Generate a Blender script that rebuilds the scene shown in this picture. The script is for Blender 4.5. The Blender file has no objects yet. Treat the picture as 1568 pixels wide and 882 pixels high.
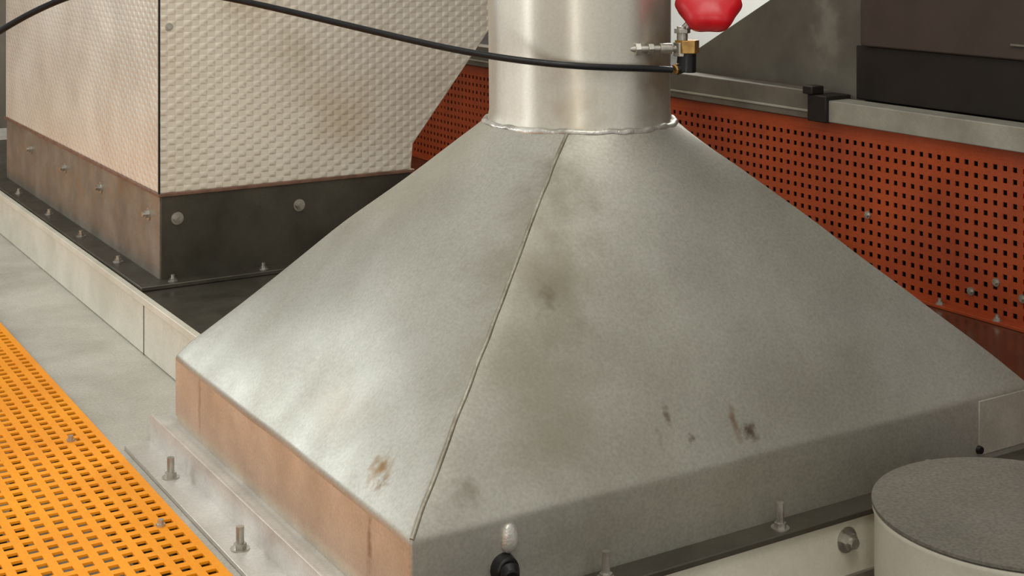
import bpy, bmesh, math, random
from mathutils import Vector, Matrix, noise
random.seed(4)
S = bpy.context.scene
S.view_settings.view_transform = 'Standard'
S.view_settings.look = 'None'
S.view_settings.exposure = 0.0

# ------------------------------------------------------------ materials
def srgb(r, g, b):
    def f(c):
        c /= 255.0
        return c/12.92 if c <= 0.04045 else ((c+0.055)/1.055)**2.4
    return (f(r), f(g), f(b), 1.0)

def mat(name, c1, c2=None, scale=4.0, rough=0.45, rvar=0.12, metal=0.0, bump=0.0, bscale=60.0,
        stretch=(1, 1, 1), blotches=(), fine=0.0, dimple=0.0, spec=0.5):
    m = bpy.data.materials.new(name); m.use_nodes = True
    nt = m.node_tree; N = nt.nodes; L = nt.links
    b = N['Principled BSDF']
    b.inputs['Metallic'].default_value = metal
    b.inputs['Specular IOR Level'].default_value = spec
    tc = N.new('ShaderNodeTexCoord')
    mp = N.new('ShaderNodeMapping'); mp.inputs['Scale'].default_value = stretch
    L.new(tc.outputs['Object'], mp.inputs['Vector'])
    n1 = N.new('ShaderNodeTexNoise'); n1.inputs['Scale'].default_value = scale
    n1.inputs['Detail'].default_value = 6; n1.inputs['Roughness'].default_value = 0.6
    L.new(mp.outputs['Vector'], n1.inputs['Vector'])
    rm = N.new('ShaderNodeMapRange'); rm.inputs['From Min'].default_value = 0.32; rm.inputs['From Max'].default_value = 0.68
    L.new(n1.outputs['Fac'], rm.inputs['Value'])
    mx = N.new('ShaderNodeMix'); mx.data_type = 'RGBA'
    mx.inputs['A'].default_value = c1; mx.inputs['B'].default_value = c2 or c1
    L.new(rm.outputs['Result'], mx.inputs['Factor'])
    col = mx.outputs['Result']
    if fine > 0:
        n2 = N.new('ShaderNodeTexNoise'); n2.inputs['Scale'].default_value = 160; n2.inputs['Detail'].default_value = 3
        L.new(tc.outputs['Object'], n2.inputs['Vector'])
        r2 = N.new('ShaderNodeMapRange'); r2.inputs['From Min'].default_value = .3; r2.inputs['From Max'].default_value = .7
        r2.inputs['To Min'].default_value = 1-fine; r2.inputs['To Max'].default_value = 1+fine
        L.new(n2.outputs['Fac'], r2.inputs['Value'])
        vm = N.new('ShaderNodeVectorMath'); vm.operation = 'SCALE'
        L.new(col, vm.inputs[0]); L.new(r2.outputs['Result'], vm.inputs['Scale'])
        col = vm.outputs['Vector']
    for (p, rad, bc, stren, sq) in blotches:
        nn = N.new('ShaderNodeTexNoise'); nn.inputs['Scale'].default_value = 1.3/rad; nn.inputs['Detail'].default_value = 5
        L.new(tc.outputs['Object'], nn.inputs['Vector'])
        sub = N.new('ShaderNodeVectorMath'); sub.operation = 'SUBTRACT'; sub.inputs[1].default_value = p
        L.new(tc.outputs['Object'], sub.inputs[0])
        mul = N.new('ShaderNodeVectorMath'); mul.operation = 'MULTIPLY'; mul.inputs[1].default_value = sq
        L.new(sub.outputs['Vector'], mul.inputs[0])
        ln = N.new('ShaderNodeVectorMath'); ln.operation = 'LENGTH'; L.new(mul.outputs['Vector'], ln.inputs[0])
        ad = N.new('ShaderNodeMath'); ad.operation = 'MULTIPLY_ADD'
        L.new(nn.outputs['Fac'], ad.inputs[0]); ad.inputs[1].default_value = rad*2.4
        L.new(ln.outputs['Value'], ad.inputs[2])
        mr = N.new('ShaderNodeMapRange'); mr.interpolation_type = 'SMOOTHSTEP'
        mr.inputs['From Min'].default_value = rad*1.1; mr.inputs['From Max'].default_value = rad*2.6
        mr.inputs['To Min'].default_value = stren; mr.inputs['To Max'].default_value = 0
        L.new(ad.outputs[0], mr.inputs['Value'])
        m2 = N.new('ShaderNodeMix'); m2.data_type = 'RGBA'
        L.new(mr.outputs['Result'], m2.inputs['Factor']); L.new(col, m2.inputs['A']); m2.inputs['B'].default_value = bc
        col = m2.outputs['Result']
    L.new(col, b.inputs['Base Color'])
    rr = N.new('ShaderNodeMapRange'); rr.inputs['From Min'].default_value = .3; rr.inputs['From Max'].default_value = .7
    rr.inputs['To Min'].default_value = rough-rvar; rr.inputs['To Max'].default_value = rough+rvar
    n3 = N.new('ShaderNodeTexNoise'); n3.inputs['Scale'].default_value = scale*2.3; n3.inputs['Detail'].default_value = 4
    L.new(mp.outputs['Vector'], n3.inputs['Vector'])
    L.new(n3.outputs['Fac'], rr.inputs['Value']); L.new(rr.outputs['Result'], b.inputs['Roughness'])
    last = None
    if bump > 0:
        nb = N.new('ShaderNodeTexNoise'); nb.inputs['Scale'].default_value = bscale; nb.inputs['Detail'].default_value = 4
        L.new(mp.outputs['Vector'], nb.inputs['Vector'])
        bp = N.new('ShaderNodeBump'); bp.inputs['Strength'].default_value = bump; bp.inputs['Distance'].default_value = 0.01
        L.new(nb.outputs['Fac'], bp.inputs['Height']); L.new(bp.outputs['Normal'], b.inputs['Normal']); last = bp
    if dimple > 0:
        sx = N.new('ShaderNodeSeparateXYZ'); L.new(tc.outputs['Object'], sx.inputs[0])
        def M(op, a, c=None):
            q = N.new('ShaderNodeMath'); q.operation = op
            for i, v in enumerate((a, c)):
                if v is None: continue
                if isinstance(v, (int, float)): q.inputs[i].default_value = v
                else: L.new(v, q.inputs[i])
            return q.outputs[0]
        a = M('ADD', sx.outputs['X'], sx.outputs['Y'])
        s1 = M('SINE', M('MULTIPLY', a, 2*math.pi/0.050))
        s2 = M('SINE', M('MULTIPLY', sx.outputs['Z'], 2*math.pi/0.036))
        h = M('POWER', M('MAXIMUM', M('MULTIPLY', s1, s2), 0.0), 0.7)
        bp2 = N.new('ShaderNodeBump'); bp2.inputs['Strength'].default_value = dimple; bp2.inputs['Distance'].default_value = 0.004
        L.new(h, bp2.inputs['Height'])
        if last: L.new(last.outputs['Normal'], bp2.inputs['Normal'])
        L.new(bp2.outputs['Normal'], b.inputs['Normal'])
    return m

hood_blotches = [
    ((1.487, 2.285, .30), .022, srgb(92, 84, 68), .75, (1, 1, .6)),
    ((1.455, 2.27, .25), .015, srgb(98, 90, 72), .6, (1, 1, .4)),
    ((1.50, 2.29, .33), .08, srgb(128, 120, 98), .45, (1, 1, .5)),
    ((1.830, 2.090, .034), .018, srgb(84, 62, 48), .9, (1, 1, 1)),
    ((1.80, 2.10, .06), .022, srgb(124, 92, 68), .75, (2.2, 1, .5)),
    ((1.6525, 2.128, .080), .016, srgb(100, 84, 62), .75, (1.8, 1, .5)),
    ((1.69, 2.10, .045), .009, srgb(94, 76, 56), .7, (1, 1, 1)),
    ((1.62, 2.11, .04), .014, srgb(116, 98, 76), .6, (2, 1, .5)),
    ((1.20, 2.09, .05), .03, srgb(120, 106, 86), .5, (1, 1, 1)),
    ((1.60, 2.42, .50), .08, srgb(112, 104, 84), .5, (1, 1, .4)),
    ((1.50, 2.32, .40), .12, srgb(128, 120, 96), .45, (1, 1, .4)),
    ((1.40, 2.20, .15), .15, srgb(132, 124, 100), .45, (1, 1, .4)),
    ((1.117, 2.265, .046), .028, srgb(128, 96, 50), .95, (1, .9, 1)),
    ((1.110, 2.235, .030), .017, srgb(108, 76, 38), .9, (1, 1, 1)),
    ((1.16, 2.50, .08), .06, srgb(160, 148, 130), .4, (1, .5, 1)),
]
M_hood = mat('galvanised_hood', srgb(181, 179, 168), srgb(161, 158, 144), scale=2.6, rough=.46, rvar=.05, metal=.70,
             bump=.06, bscale=6, blotches=hood_blotches, fine=.10)
M_lap = mat('lap_sheet', srgb(182, 175, 162), srgb(164, 157, 143), scale=6, rough=.5, metal=.5, fine=.08)
M_skirt = mat('galvanised_skirt', srgb(204, 190, 170), srgb(176, 160, 140), scale=6, rough=.5, rvar=.05, metal=.5, bump=.05, bscale=12, fine=.08,
              blotches=[((1.074, 2.22, -.06), .03, srgb(120, 80, 50), .7, (1, 3, .35)), ((1.074, 3.1, -.05), .03, srgb(130, 96, 70), .5, (1, 3, .35))])
M_ledge = mat('ledge_zinc', srgb(218, 214, 206), srgb(194, 190, 182), scale=6, rough=.4, rvar=.08, metal=.4, fine=.08)  # whitened base paints the ledge's bright highlights into its colour
M_duct = mat('galvanised_duct', srgb(218, 214, 203), srgb(190, 183, 166), scale=5.0, rough=.38, rvar=.07, metal=.75,
             bump=.12, bscale=7, stretch=(1, 1, .12), fine=.05,  # stretched noise paints vertical reflection streaks into the duct's colour
             blotches=[((1.90, 2.48, .70), .06, srgb(160, 138, 108), .6, (1, 1, .6)), ((1.70, 2.5, .62), .05, srgb(176, 164, 140), .6, (1, 1, .4))])
M_weld = mat('weld_bead', srgb(226, 224, 216), srgb(130, 125, 112), scale=9, rough=.35, metal=.6, bump=.3, bscale=60)
M_seam = mat('seam_joint', srgb(124, 117, 98), srgb(172, 168, 154), scale=12, rough=.5, metal=.6, bump=.3, bscale=50)
M_zinc = mat('zinc_bolt', srgb(200, 196, 186), srgb(150, 146, 136), scale=20, rough=.35, metal=.8)
M_pan = mat('pan_sheet', srgb(206, 203, 192), srgb(178, 175, 163), scale=4, rough=.5, rvar=.1, metal=.25, bump=.2, bscale=90, fine=.14)
M_cream = mat('cream_curb', srgb(220, 215, 198), srgb(198, 193, 174), scale=5, rough=.5, metal=.05, fine=.08)
M_white = mat('white_paint', srgb(226, 220, 202), srgb(208, 202, 184), scale=4, rough=.4, fine=.04)
M_dark = mat('dark_and_shaded_steel', srgb(88, 84, 73), srgb(64, 61, 52), scale=5, rough=.4, metal=.5, fine=.1)
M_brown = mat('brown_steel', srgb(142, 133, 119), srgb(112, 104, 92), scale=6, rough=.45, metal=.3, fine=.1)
M_trim = mat('trim_brown', srgb(128, 96, 78), srgb(98, 70, 56), scale=20, rough=.5)
M_foil = mat('embossed_foil', srgb(238, 232, 217), srgb(220, 210, 191), scale=2.4, rough=.36, rvar=.06, metal=.35, bump=.25, bscale=5,
             dimple=.50, fine=.03, blotches=[((1.95, 4.2, .42), .14, srgb(208, 191, 166), .7, (1, 1, 1)), ((1.62, 4.2, .85), .12, srgb(202, 189, 164), .7, (1, 1, 1)),
                                             ((1.75, 4.2, .62), .08, srgb(204, 191, 168), .6, (1, 1, 1))])
M_yellow = mat('yellow_paint', srgb(252, 162, 8), srgb(244, 148, 5), scale=3, rough=.5, fine=.05)
M_orange = mat('orange_paint', srgb(184, 80, 35), srgb(140, 56, 24), scale=1.6, rough=.45, fine=.12)
M_floor = mat('dark_floor', srgb(60, 50, 40), srgb(40, 34, 28), scale=3, rough=.6)
M_deck = mat('deck_plate', srgb(110, 76, 56), srgb(84, 54, 40), scale=5, rough=.22, rvar=.06, metal=.5, fine=.1)
M_beam = mat('grey_beam', srgb(166, 163, 150), srgb(138, 134, 122), scale=6, rough=.5, metal=.1, fine=.06)
M_beamd = mat('dull_beam', srgb(112, 105, 94), srgb(90, 84, 74), scale=6, rough=.5, metal=.1, fine=.06)
M_black = mat('black_rubber', srgb(14, 14, 15), srgb(20, 20, 21), scale=20, rough=.4, spec=.35)
M_blackp = mat('black_panel', srgb(28, 23, 21), srgb(38, 31, 27), scale=3, rough=.5, spec=.3)
M_brownp = mat('brown_panel', srgb(74, 62, 55), srgb(56, 46, 41), scale=2.5, rough=.5, spec=.3)
M_greyp = mat('grey_plate', srgb(106, 102, 92), srgb(82, 78, 70), scale=3, rough=.5, metal=.1, spec=.3,
              blotches=[((3.74, 3.85, .66), .07, srgb(135, 132, 120), .6, (1, 1, .5))])
M_red = mat('red_plastic', srgb(205, 22, 34), srgb(180, 14, 26), scale=8, rough=.35)
M_brass = mat('brass', srgb(200, 160, 96), srgb(150, 112, 60), scale=30, rough=.3, metal=.8)
M_lid = mat('grey_lid', srgb(106, 101, 91), srgb(94, 90, 80), scale=3, rough=.8, fine=.2, spec=.15)
M_wall = mat('wall_paint', srgb(244, 244, 238), srgb(236, 236, 228), scale=1, rough=.7)
M_wallb = mat('wall_back_paint', srgb(120, 112, 98), srgb(96, 90, 78), scale=1, rough=.7)

# ------------------------------------------------------------ mesh helpers
def empty(name):
    e = bpy.data.objects.new(name, None); S.collection.objects.link(e); return e

def finish(bm, name, m, parent=None, ang=35, bevel=0.0, solid=0.0, sm=True):
    me = bpy.data.meshes.new(name)
    bmesh.ops.recalc_face_normals(bm, faces=bm.faces)
    bm.to_mesh(me); bm.free()
    o = bpy.data.objects.new(name, me); S.collection.objects.link(o)
    me.materials.append(m)
    if sm:
        for p in me.polygons: p.use_smooth = True
        me.set_sharp_from_angle(angle=math.radians(ang))
    if solid:
        md = o.modifiers.new('t', 'SOLIDIFY'); md.thickness = solid
    if bevel:
        md = o.modifiers.new('b', 'BEVEL'); md.width = bevel; md.segments = 2; md.limit_method = 'ANGLE'; md.angle_limit = math.radians(40)
    if parent: o.parent = parent
    return o

def add_box(bm, x0, x1, y0, y1, z0, z1):
    vs = [bm.verts.new((x, y, z)) for z in (z0, z1) for y in (y0, y1) for x in (x0, x1)]
    for f in ((0, 2, 3, 1), (4, 5, 7, 6), (0, 1, 5, 4), (2, 6, 7, 3), (0, 4, 6, 2), (1, 3, 7, 5)):
        bm.faces.new([vs[i] for i in f])

def boxes(name, m, lst, parent=None, bevel=0.002):
    bm = bmesh.new()
    for b in lst: add_box(bm, *b)
    return finish(bm, name, m, parent, bevel=bevel)

def add_cyl(bm, p0, p1, r0, r1=None, seg=24, rings=1):
    p0 = Vector(p0); p1 = Vector(p1); r1 = r0 if r1 is None else r1
    ax = (p1-p0).normalized()
    t = Vector((0, 0, 1)) if abs(ax.z) < .9 else Vector((1, 0, 0))
    a = ax.cross(t).normalized(); b = ax.cross(a)
    R = []
    for j in range(rings+1):
        t_ = j/rings; c = p0.lerp(p1, t_); r = r0+(r1-r0)*t_
        R.append([bm.verts.new(c+a*r*math.cos(2*math.pi*i/seg)+b*r*math.sin(2*math.pi*i/seg)) for i in range(seg)])
    for j in range(rings):
        for i in range(seg):
            bm.faces.new((R[j][i], R[j][(i+1) % seg], R[j+1][(i+1) % seg], R[j+1][i]))
    bm.faces.new(R[0][::-1]); bm.faces.new(R[-1])

def add_bolt(bm, p, ax=(0, 0, 1), s=.010, stud=.03):
    p = Vector(p); ax = Vector(ax).normalized()
    add_cyl(bm, p-ax*.003, p+ax*.0025, s*1.5, seg=18)
    add_cyl(bm, p+ax*.0025, p+ax*(s*.95), s, seg=6)
    if stud: add_cyl(bm, p+ax*(s*.95), p+ax*stud, s*.62, seg=10)

def tube(name, pts, r, m, parent=None, res=8):
    cu = bpy.data.curves.new(name, 'CURVE'); cu.dimensions = '3D'; cu.bevel_depth = r; cu.bevel_resolution = 4; cu.resolution_u = res; cu.use_fill_caps = True
    sp = cu.splines.new('NURBS'); sp.points.add(len(pts)-1)
    for i, p in enumerate(pts): sp.points[i].co = (*p, 1)
    sp.order_u = 4; sp.use_endpoint_u = True
    o = bpy.data.objects.new(name, cu); S.collection.objects.link(o); cu.materials.append(m)
    dg = bpy.context.evaluated_depsgraph_get()
    me = bpy.data.meshes.new_from_object(o.evaluated_get(dg))
    bpy.data.objects.remove(o)
    o = bpy.data.objects.new(name, me); S.collection.objects.link(o)
    for p in me.polygons: p.use_smooth = True
    if parent: o.parent = parent
    return o

# ------------------------------------------------------------ hood (square to round transition)
U0, U1, V0, V1 = 1.074, 2.625, 2.067, 3.275
CU, CV = 1.824, (V0+V1)/2
RD = .209; HZ = .574
def rect_ring(x0, x1, y0, y1, rad, n=28, cn=6):
    pts = []
    cs = [((x0+rad, y0+rad), 180), ((x1-rad, y0+rad), 270), ((x1-rad, y1-rad), 0), ((x0+rad, y1-rad), 90)]
    for k, ((cx, cy), a0) in enumerate(cs):
        for i in range(cn):
            a = math.radians(a0+90*i/(cn-1)); pts.append((cx+rad*math.cos(a), cy+rad*math.sin(a)))
        (nx, ny), b0 = cs[(k+1) % 4]
        s = pts[-1]; e = (nx+rad*math.cos(math.radians(b0)), ny+rad*math.sin(math.radians(b0)))
        for i in range(1, n):
            t = i/n; pts.append((s[0]+(e[0]-s[0])*t, s[1]+(e[1]-s[1])*t))
    return pts
hood = empty('exhaust_hood')
R0 = rect_ring(U0, U1, V0, V1, .007)
RC = .222
C0 = []
for (x, y) in R0:
    a = math.atan2((y-CV)/(V1-V0)*1.25, (x-CU)/(U1-U0)*1.15)
    C0.append((CU+RC*math.cos(a), CV+RC*math.sin(a)))
bm = bmesh.new()
rows = []
def ring(t, z):
    return [bm.verts.new((a[0]*(1-t)+c[0]*t, a[1]*(1-t)+c[1]*t, z+noise.noise(Vector((a[0]*5, a[1]*5, 3)))*.003*(t < .05 and z > -.03))) for (a, c) in zip(R0, C0)]
rows.append(ring(0, -.14)); rows.append(ring(0, -.06)); rows.append(ring(0, -.009)); rows.append(ring(.001, -.003)); rows.append(ring(.004, .002)); rows.append(ring(.010, .006))
NT = 26
for i in range(1, NT+1):
    t = .010+(1-.010)*i/NT
    z = .006+(HZ-.006)*((t-.010)/(1-.010)) + .010*math.sin(math.pi*t)
    rows.append(ring(t, z))
for j, r in enumerate(rows):
    for v in r:
        if j > 5 and j < len(rows)-2:
            v.co.z += (noise.noise(v.co*2.6)*.008+noise.noise(v.co*6.5)*.0026)*min(1, (len(rows)-2-j)/4)
for j in range(len(rows)-1):
    n = len(rows[j])
    for i in range(n):
        bm.faces.new((rows[j][i], rows[j][(i+1) % n], rows[j+1][(i+1) % n], rows[j+1][i]))
def near(x, y): return min(range(len(R0)), key=lambda i: (R0[i][0]-x)**2+(R0[i][1]-y)**2)
ix = near(U0, V0)
seam_pts = [r[ix].co.copy() for r in rows[4:]]
tr = finish(bm, 'transition', M_hood, hood, ang=60)
tr.data.materials.append(M_skirt)
for p in tr.data.polygons:
    if p.center.z < -.008 and p.normal.x < -.5: p.material_index = 1
for q in seam_pts:
    q += Vector((random.uniform(-1, 1), random.uniform(-1, 1), -.9))*.0015
tube('corner_seam', seam_pts, .0045, M_seam, hood)
pts = []
for i in range(73):
    a = 2*math.pi*i/72
    r = RC-.007+random.uniform(-.003, .003)
    pts.append((CU+r*math.cos(a), CV+r*math.sin(a), HZ+.001+random.uniform(-.003, .003)))
tube('collar_weld', pts, .0085, M_weld, hood)
boxes('left_ledge', M_ledge, [(1.040, U0+.01, 2.00, 3.336, -.165, -.157), (1.036, 1.042, 2.00, 3.345, -.222, -.152)], hood, .001)
boxes('skirt_base', M_skirt, [(U0+.004, U1-.004, V0+.004, V1-.004, -.224, -.138)], hood)
boxes('left_flange', M_ledge, [(.972, 1.05, 2.0, 3.34, -.2245, -.214)], hood)
boxes('front_flange', M_dark, [(1.05, 2.64, 2.010, V0+.01, -.150, -.138)], hood)
boxes('right_flange', M_skirt, [(U1-.01, 2.64, 2.06, 3.33, -.2245, -.205)], hood)
boxes('front_lap_joint', M_lap, [(2.455, U1-.008, V0-.002, V0+.004, -.125, -.008)], hood, .001)
bm = bmesh.new()
for v in (2.22, 2.656, 3.087): add_bolt(bm, (1.003, v, -.214), s=.013, stud=.045)
for u in (1.446, 1.855, 2.264): add_bolt(bm, (u, 2.034, -.138), s=.012, stud=.050)
finish(bm, 'bolts', M_zinc, hood)
PX = 1.253
bm = bmesh.new(); add_cyl(bm, (PX, V0+.002, -.084), (PX, V0-.02, -.084), .026, .022, 20)
add_cyl(bm, (PX, V0-.02, -.084), (PX-.004, V0-.036, -.088), .020, .014, 16)
finish(bm, 'black_plug', M_black, hood, bevel=.003)
bm = bmesh.new(); bmesh.ops.create_uvsphere(bm, u_segments=16, v_segments=10, radius=.015)
for v in bm.verts: v.co = Vector((v.co.x*1.1+PX+.013, v.co.y*.7+V0-.001, v.co.z*1.2-.032+(.004 if v.co.z > 0 else -.012)))
finish(bm, 'weld_lump', M_weld, hood)
bm = bmesh.new(); add_cyl(bm, (2.455, V0+.002, -.112), (2.455, V0-.008, -.112), .010, .008, 12)
finish(bm, 'joint_rivet', M_black, hood)

# ------------------------------------------------------------ round duct
duct = empty('round_exhaust_duct')
bm = bmesh.new()
seg = 96; prof = [(HZ-.002, RD+.005), (HZ+.012, RD+.003), (HZ+.03, RD), (.75, RD), (1.0, RD), (1.3, RD), (1.304, RD+.008), (1.33, RD+.008), (1.334, RD), (2.6, RD)]
prev = None
for z, r in prof:
    cur = []
    for i in range(seg):
        a = 2*math.pi*i/seg
        rr = r+noise.noise(Vector((math.cos(a)*2.4, math.sin(a)*2.4, z*1.2)))*.005
        cur.append(bm.verts.new((CU+rr*math.cos(a), CV+rr*math.sin(a), z)))
    if prev:
        for i in range(seg): bm.faces.new((prev[i], prev[(i+1) % seg], cur[(i+1) % seg], cur[i]))
    prev = cur
finish(bm, 'duct_wall', M_duct, duct, ang=60)

# ------------------------------------------------------------ valve
valve = empty('red_handle_valve')
bm = bmesh.new()
p0 = Vector((1.815, 2.470, .752)); p1 = Vector((1.931, 2.429, .752)); d = (p1-p0)
add_cyl(bm, p0, p1, .0075, seg=14)
add_cyl(bm, p0+d*.12, p0+d*.22, .015, seg=6)
add_cyl(bm, p0+d*.36, p0+d*.46, .013, seg=6)
add_cyl(bm, p0+d*.58, p0+d*.80, .012, seg=14)
add_cyl(bm, (1.931, 2.429, .735), (1.931, 2.429, .765), .020, seg=6)
add_cyl(bm, (1.931, 2.429, .765), (1.931, 2.429, .800), .012, seg=12)
add_cyl(bm, (1.931, 2.429, .785), (1.931, 2.429, .795), .018, seg=6)
finish(bm, 'zinc_fittings', M_zinc, valve, bevel=.001)
bm = bmesh.new()
add_cyl(bm, (1.940, 2.424, .742), (1.940, 2.424, .770), .027, seg=6)
add_cyl(bm, (1.928, 2.428, .712), (1.908, 2.428, .706), .011, seg=10)
finish(bm, 'brass_body', M_brass, valve, bevel=.001)
bm = bmesh.new()
add_cyl(bm, (1.940, 2.424, .745), (1.938, 2.425, .700), .020, .022, seg=16)
add_cyl(bm, (1.938, 2.425, .712), (1.912, 2.428, .706), .012, seg=12)
finish(bm, 'black_elbow', M_black, valve, bevel=.002)
bm = bmesh.new()
KC = Vector((1.9796, 2.399, .848))
add_cyl(bm, (1.933, 2.428, .79), KC, .010, seg=12)
finish(bm, 'stem', M_zinc, valve)
bm = bmesh.new()
prof = [(-.030, .020), (-.028, .050), (-.018, .064), (0, .070), (.018, .066), (.030, .052), (.034, .018)]
prev = None; seg = 60
ax = Vector((-.45, -.62, .64)).normalized(); e1 = ax.cross(Vector((0, 0, 1))).normalized(); e2 = ax.cross(e1)
first = None
for h, r in prof:
    cur = []
    for i in range(seg):
        an = 2*math.pi*i/seg; rr = r*(1+.05*math.cos(6*an)*(r > .03))
        cur.append(bm.verts.new(KC+ax*h+e1*rr*math.cos(an)+e2*rr*math.sin(an)))
    if prev:
        for i in range(seg): bm.faces.new((prev[i], prev[(i+1) % seg], cur[(i+1) % seg], cur[i]))
    else: first = cur
    prev = cur
bm.faces.new(prev); bm.faces.new(first[::-1])
finish(bm, 'handwheel', M_red, valve, ang=60)

# ------------------------------------------------------------ cable
tube('black_cable', [(1.903, 2.428, .706), (1.885, 2.436, .7080), (1.80, 2.447, .714), (1.680, 2.472, .7204), (1.5325, 2.600, .7385), (1.390, 2.7617, .779), (1.2107, 2.954, .8338),
     (1.066, 3.102, .873), (.902, 3.203, .889), (.7945, 3.269, .852), (.687, 3.335, .785), (.574, 3.405, .689), (.50, 3.46, .45), (.46, 3.5, .1), (.45, 3.52, -.19)], .0073, M_black, None, 12)

# ------------------------------------------------------------ insulated duct box
box = empty('insulated_duct_box')
bu0, bu1, bv0, bv1 = 1.336, 2.185, 4.204, 6.325
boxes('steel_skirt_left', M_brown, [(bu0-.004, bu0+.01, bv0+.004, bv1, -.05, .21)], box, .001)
boxes('steel_skirt_front', M_dark, [(bu0, bu1, bv0-.004, bv0+.02, -.05, .21), (bu1-.01, bu1, bv0, bv1, -.05, .21), (bu0, bu1, bv1-.02, bv1, -.05, .21)], box, .001)  # same steel as left side; darker material paints in its dark reflections
boxes('flange', M_dark, [(1.255, 2.26, 4.135, 6.42, -.059, -.046)], box, .002)
boxes('trim', M_trim, [(bu0-.012, bu1+.012, bv0-.012, bv1+.012, .205, .216)], box, .002)
bm = bmesh.new()
sec = [(.214, bu1), (.30, bu1+.008), (.661, 2.482), (.90, 2.66), (1.8, 2.70)]
prev = None
xl = bu0-.008
for z, ur in sec:
    cur = [bm.verts.new(p) for p in ((xl, bv0-.008, z), (ur, bv0-.008, z), (ur, bv1, z), (xl, bv1, z))]
    if prev:
        for i in range(4): bm.faces.new((prev[i], prev[(i+1) % 4], cur[(i+1) % 4], cur[i]))
    else: bm.faces.new(cur[::-1])
    prev = cur
bm.faces.new(prev)
finish(bm, 'foil_insulation', M_foil, box, bevel=.004, sm=False)
tube('corner_edge_strip', [(xl-.001, bv0-.009, .215), (xl-.001, bv0-.009, .8), (xl-.001, bv0-.009, 1.8)], .0035, M_blackp, box)
bm = bmesh.new()
for v in (4.316, 4.85, 5.33, 5.87): add_bolt(bm, (bu0-.004, v, .135), (-1, 0, 0), s=.013, stud=.02)
for u in (1.385, 1.784): add_bolt(bm, (u, bv0-.004, .135+.0), (0, -1, 0), s=.013, stud=.02)
for u in (1.36, 1.65, 1.95): add_bolt(bm, (u, 4.165, -.046), s=.010, stud=.02)
for v in (4.5, 4.95, 5.4, 5.9): add_bolt(bm, (1.29, v, -.046), s=.011, stud=.02)
finish(bm, 'bolts', M_zinc, box)
bm = bmesh.new(); add_bolt(bm, (xl+.03, bv0-.008, .72), (0, -1, 0), s=.008, stud=0)
finish(bm, 'rivets', M_zinc, box)

# ------------------------------------------------------------ platform curb
plat = empty('equipment_curb')
boxes('curb_body', M_cream, [(1.24, 2.70, 3.42, 7.6, -.223, -.072)], plat, .003)
boxes('curb_top', M_dark, [(1.25, 2.69, 3.43, 7.59, -.072, -.060)], plat, .001)
boxes('curb_edge_lip', M_cream, [(1.232, 1.252, 3.42, 7.6, -.075, -.054), (1.232, 2.70, 3.41, 3.43, -.075, -.054)], plat, .002)
boxes('curb_joint', M_dark, [(1.2385, 1.241, 4.06, 4.064, -.223, -.075)], plat, 0)

base = empty('mounting_base')
boxes('base_pan', M_pan, [(.945, 2.70, 2.05, 9.3, -.245, -.225)], base, .002)
boxes('pan_edge', M_pan, [(.938, .946, 2.02, 9.3, -.245, -.212)], base, .001)
boxes('right_deck', M_deck, [(2.70, 3.72, 1.3, 9.3, -.245, -.225)], base, .002)
boxes('front_curb_face', M_white, [(1.0, 2.68, 2.022, 2.06, -.89, -.152)], base, .003)
boxes('side_curb_face', M_white, [(.96, 1.0, 2.022, 9.3, -.89, -.246), (2.64, 2.68, 2.06, 9.3, -.89, -.246)], base, .003)
boxes('curb_lower_strip', M_brown, [(1.0, 2.68, 2.016, 2.024, -.40, -.262)], base, .002)
bm = bmesh.new(); add_bolt(bm, (2.018, 2.022, -.192), (0, -1, 0), s=.017, stud=.025); add_bolt(bm, (2.5, 2.022, -.195), (0, -1, 0), s=.017, stud=.025)
finish(bm, 'base_bolts', M_zinc, base)

# ------------------------------------------------------------ perforated sheets
def perforated(name, m, au, nu, av, nv, pitch, hole, fn, margin, parent=None, thick=.004):
    def lines(a, n):
        L = [(a-margin)]
        for i in range(n):
            L += [a+i*pitch+(pitch-hole)/2, a+i*pitch+(pitch+hole)/2]
        L.append(a+n*pitch+margin); return L
    lu, lv = lines(au, nu), lines(av, nv)
    bm = bmesh.new()
    G = [[bm.verts.new(fn(x, y)) for y in lv] for x in lu]
    for i in range(len(lu)-1):
        for j in range(len(lv)-1):
            if i % 2 == 1 and j % 2 == 1: continue
            bm.faces.new((G[i][j], G[i+1][j], G[i+1][j+1], G[i][j+1]))
    return finish(bm, name, m, parent, solid=thick, sm=False)

walk = empty('yellow_walkway_grating')
perforated('perforated_deck', M_yellow, .935-.008-.038*36, 36, 1.2, 200, .038, .020, lambda x, y: (x, y, -.200), .008, walk, .005)
boxes('deck_edge', M_yellow, [(.931, .936, 1.19, 8.8, -.235, -.200)], walk, 0)
boxes('deck_bearers', M_dark, [(.86, .90, 1.2, 8.8, -.30, -.206), (-.30, -.26, 1.2, 8.8, -.30, -.206)] , walk, 0)
boxes('deck_legs', M_dark, [(.86, .90, v, v+.05, -.899, -.30) for v in (1.3, 4, 7)]+[(-.30, -.26, v, v+.05, -.899, -.30) for v in (1.3, 4, 7)], walk, 0)
bm = bmesh.new()
for (u, v) in ((.857, 3.38), (.889, 2.80), (.87, 5.0)): add_bolt(bm, (u, v, -.1995), s=.010, stud=.018)
finish(bm, 'deck_bolts', M_zinc, walk)

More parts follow.
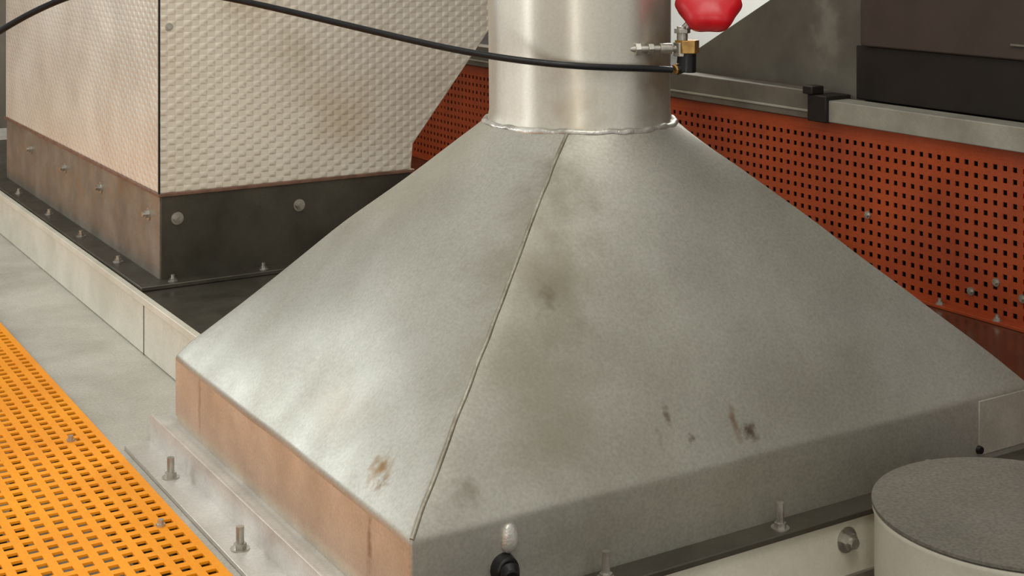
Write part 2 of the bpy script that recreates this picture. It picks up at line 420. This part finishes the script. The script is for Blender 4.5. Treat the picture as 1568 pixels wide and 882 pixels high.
guard = empty('orange_perforated_guard')
perforated('perforated_sheet', M_orange, 1.2, 211, -.211, 13, .038, .0165, lambda x, y: (3.65, x, y*1.0), .004, guard, .004)
boxes('guard_top_edge', M_orange, [(3.648, 3.654, 1.2, 9.2, .283, .322)], guard, .001)
boxes('guard_foot', M_orange, [(3.61, 3.655, 1.2, 9.2, -.224, -.214)], guard, .001)
boxes('guard_posts', M_blackp, [(3.66, 3.70, v, v+.05, -.224, .322) for v in (1.3, 3.75, 6.5, 9.1)], guard, 0)
bm = bmesh.new()
for v in [1.6+.23*i for i in range(20)]:
    add_bolt(bm, (3.625, v, -.214), s=.010, stud=.02)
for (v, z) in ((3.0, -.10), (3.1, -.15), (3.55, .02), (2.9, -.13)):
    add_bolt(bm, (3.644, v, z), (-1, 0, 0), s=.009, stud=.01)
finish(bm, 'guard_bolts', M_zinc, guard)

beam = empty('grey_support_beam')
boxes('beam_near', M_beam, [(3.62, 3.72, .6, 3.73, .326, .405)], beam, .004)
boxes('beam_far', M_beamd, [(3.63, 3.72, 3.80, 9.2, .326, .43)], beam, .004)
boxes('beam_seam', M_beam, [(3.625, 3.632, 3.80, 9.2, .352, .360)], beam, .001)
boxes('joint_bracket', M_blackp, [(3.605, 3.73, 3.715, 3.81, .324, .42), (3.60, 3.66, 3.78, 3.83, .42, .45)], beam, .004)

cab = empty('dark_machine_cabinet')
boxes('recess_panel', M_blackp, [(3.74, 4.4, -.5, 3.70, .405, .60)], cab, .004)
boxes('upper_panel', M_brownp, [(3.72, 4.4, -.5, 3.66, .60, 2.4)], cab, .006)
boxes('cabinet_rail', M_beamd, [(3.71, 3.74, 2.6, 3.0, .645, .652)], cab, .001)
boxes('cabinet_base_backing', M_blackp, [(3.80, 4.4, -.5, 9.2, -.899, .405)], cab, 0)  # black base, extended as an added dark backing behind the guard's holes
bm = bmesh.new()
poly = [(3.66, .36), (4.90, .36), (4.643, .507), (4.167, .745), (3.66, 1.0)]
a_ = [bm.verts.new((3.745, v, z)) for v, z in poly]; b_ = [bm.verts.new((3.80, v, z)) for v, z in poly]
bm.faces.new(a_); bm.faces.new(b_[::-1])
for i in range(len(poly)): bm.faces.new((a_[i], b_[i], b_[(i+1) % len(poly)], a_[(i+1) % len(poly)]))
finish(bm, 'sloped_side_plate', M_greyp, cab, bevel=.003)

# ------------------------------------------------------------ canister
can = empty('white_canister')
cx, cy, cz, cr = 2.11, 1.694, -.036, .250
def lathe(name, prof, m, seg=72):
    bm = bmesh.new(); prev = None; first = None
    for r, z in prof:
        cur = [bm.verts.new((cx+r*math.cos(2*math.pi*i/seg), cy+r*math.sin(2*math.pi*i/seg), z)) for i in range(seg)]
        if prev:
            for i in range(seg): bm.faces.new((prev[i], prev[(i+1) % seg], cur[(i+1) % seg], cur[i]))
        else: first = cur
        prev = cur
    bm.faces.new(prev); bm.faces.new(first[::-1])
    return finish(bm, name, m, can, ang=30)
lathe('drum_body', [(cr-.01, -.899), (cr-.003, -.89), (cr-.003, -.32), (cr+.003, -.31), (cr-.003, -.30), (cr-.003, cz-.025), (cr+.001, cz-.018), (cr+.001, cz-.010)], M_white)
lathe('lid_gap', [(cr-.004, cz-.0105), (cr-.002, cz-.008)], M_blackp)
lathe('lid', [(cr, cz-.008), (cr+.003, cz-.006), (cr+.002, cz-.001), (cr-.004, cz)], M_lid)
bm = bmesh.new()
for an, s_ in ((-134, .012), (-140, .007)):
    a = math.radians(an); n = Vector((math.cos(a), math.sin(a), 0))
    add_bolt(bm, Vector((cx, cy, -.070))+n*(cr-.003), n, s=s_, stud=.018)
nn = Vector((math.cos(math.radians(-129)), math.sin(math.radians(-129)), 0))
add_cyl(bm, Vector((cx, cy, -.074))+nn*(cr-.006), Vector((cx, cy, -.074))+nn*(cr+.006), .018, seg=24)
finish(bm, 'clamp_bolts', M_zinc, can)

# ------------------------------------------------------------ room
boxes('floor', M_floor, [(-3.5, 6.1, -2.5, 10.0, -.95, -.90)], None, 0)
boxes('wall_right', M_wall, [(6.0, 6.1, -2.5, 10.0, -.90, 4.2)], None, 0)
boxes('wall_back', M_wallb, [(-3.5, 6.0, 9.9, 10.0, -.90, 4.2)], None, 0)

# ------------------------------------------------------------ lights
w = bpy.data.worlds.new('world'); S.world = w; w.use_nodes = True
bg = w.node_tree.nodes['Background']; bg.inputs['Color'].default_value = (1.0, .98, .935, 1); bg.inputs['Strength'].default_value = .62
def area(name, loc, tgt, size, power, col=(1, .97, .90), sy=None):
    l = bpy.data.lights.new(name, 'AREA'); l.energy = power; l.color = col; l.size = size
    if sy: l.shape = 'RECTANGLE'; l.size_y = sy
    o = bpy.data.objects.new(name, l); S.collection.objects.link(o); o.location = loc
    o.rotation_euler = (Vector(tgt)-Vector(loc)).to_track_quat('-Z', 'Y').to_euler(); return o
area('ceiling_lamp', (.6, .6, 3.8), (1.5, 3.2, 0), 2.2, 75)
area('hood_glare_light', (-.75, 6.1, 1.55), (1.1, 2.2, 0), .6, 32, (.88, .95, 1))  # added unseen light, set low for the glare on the hood's left face
area('front_sheen_light', (5.1, -.25, 2.9), (1.95, 2.1, 0), .8, 130, (1, .97, .94))  # added unseen light for the sheen low on the hood's front
area('wall_fill_light', (5.0, 5.5, 3.6), (6, 5.5, 1.0), 1.0, 230, (1, 1, .98))  # added unseen light that brightens the white right wall
area('duct_streak_light', (-1.7, -2.3, .9), (1.8, 2.6, .8), .35, 24, (1, .98, .94), 2.4)  # added tall light behind the camera, puts a bright streak on the duct
area('duct_streak_light.001', (-2.6, 4.1, 1.2), (1.8, 2.8, .8), .35, 26, (.95, .98, 1), 2.4)  # second added light, for the streak on the duct's left side

# ------------------------------------------------------------ camera
cd = bpy.data.cameras.new('camera'); cam = bpy.data.objects.new('camera', cd); S.collection.objects.link(cam)
cam.location = (0, 0, 1.0); cam.rotation_euler = (math.radians(90), 0, math.radians(-31.6))
cd.sensor_width = 36; cd.lens = 36*2160/1568; cd.shift_y = -541/1568; cd.clip_start = .05
S.camera = cam
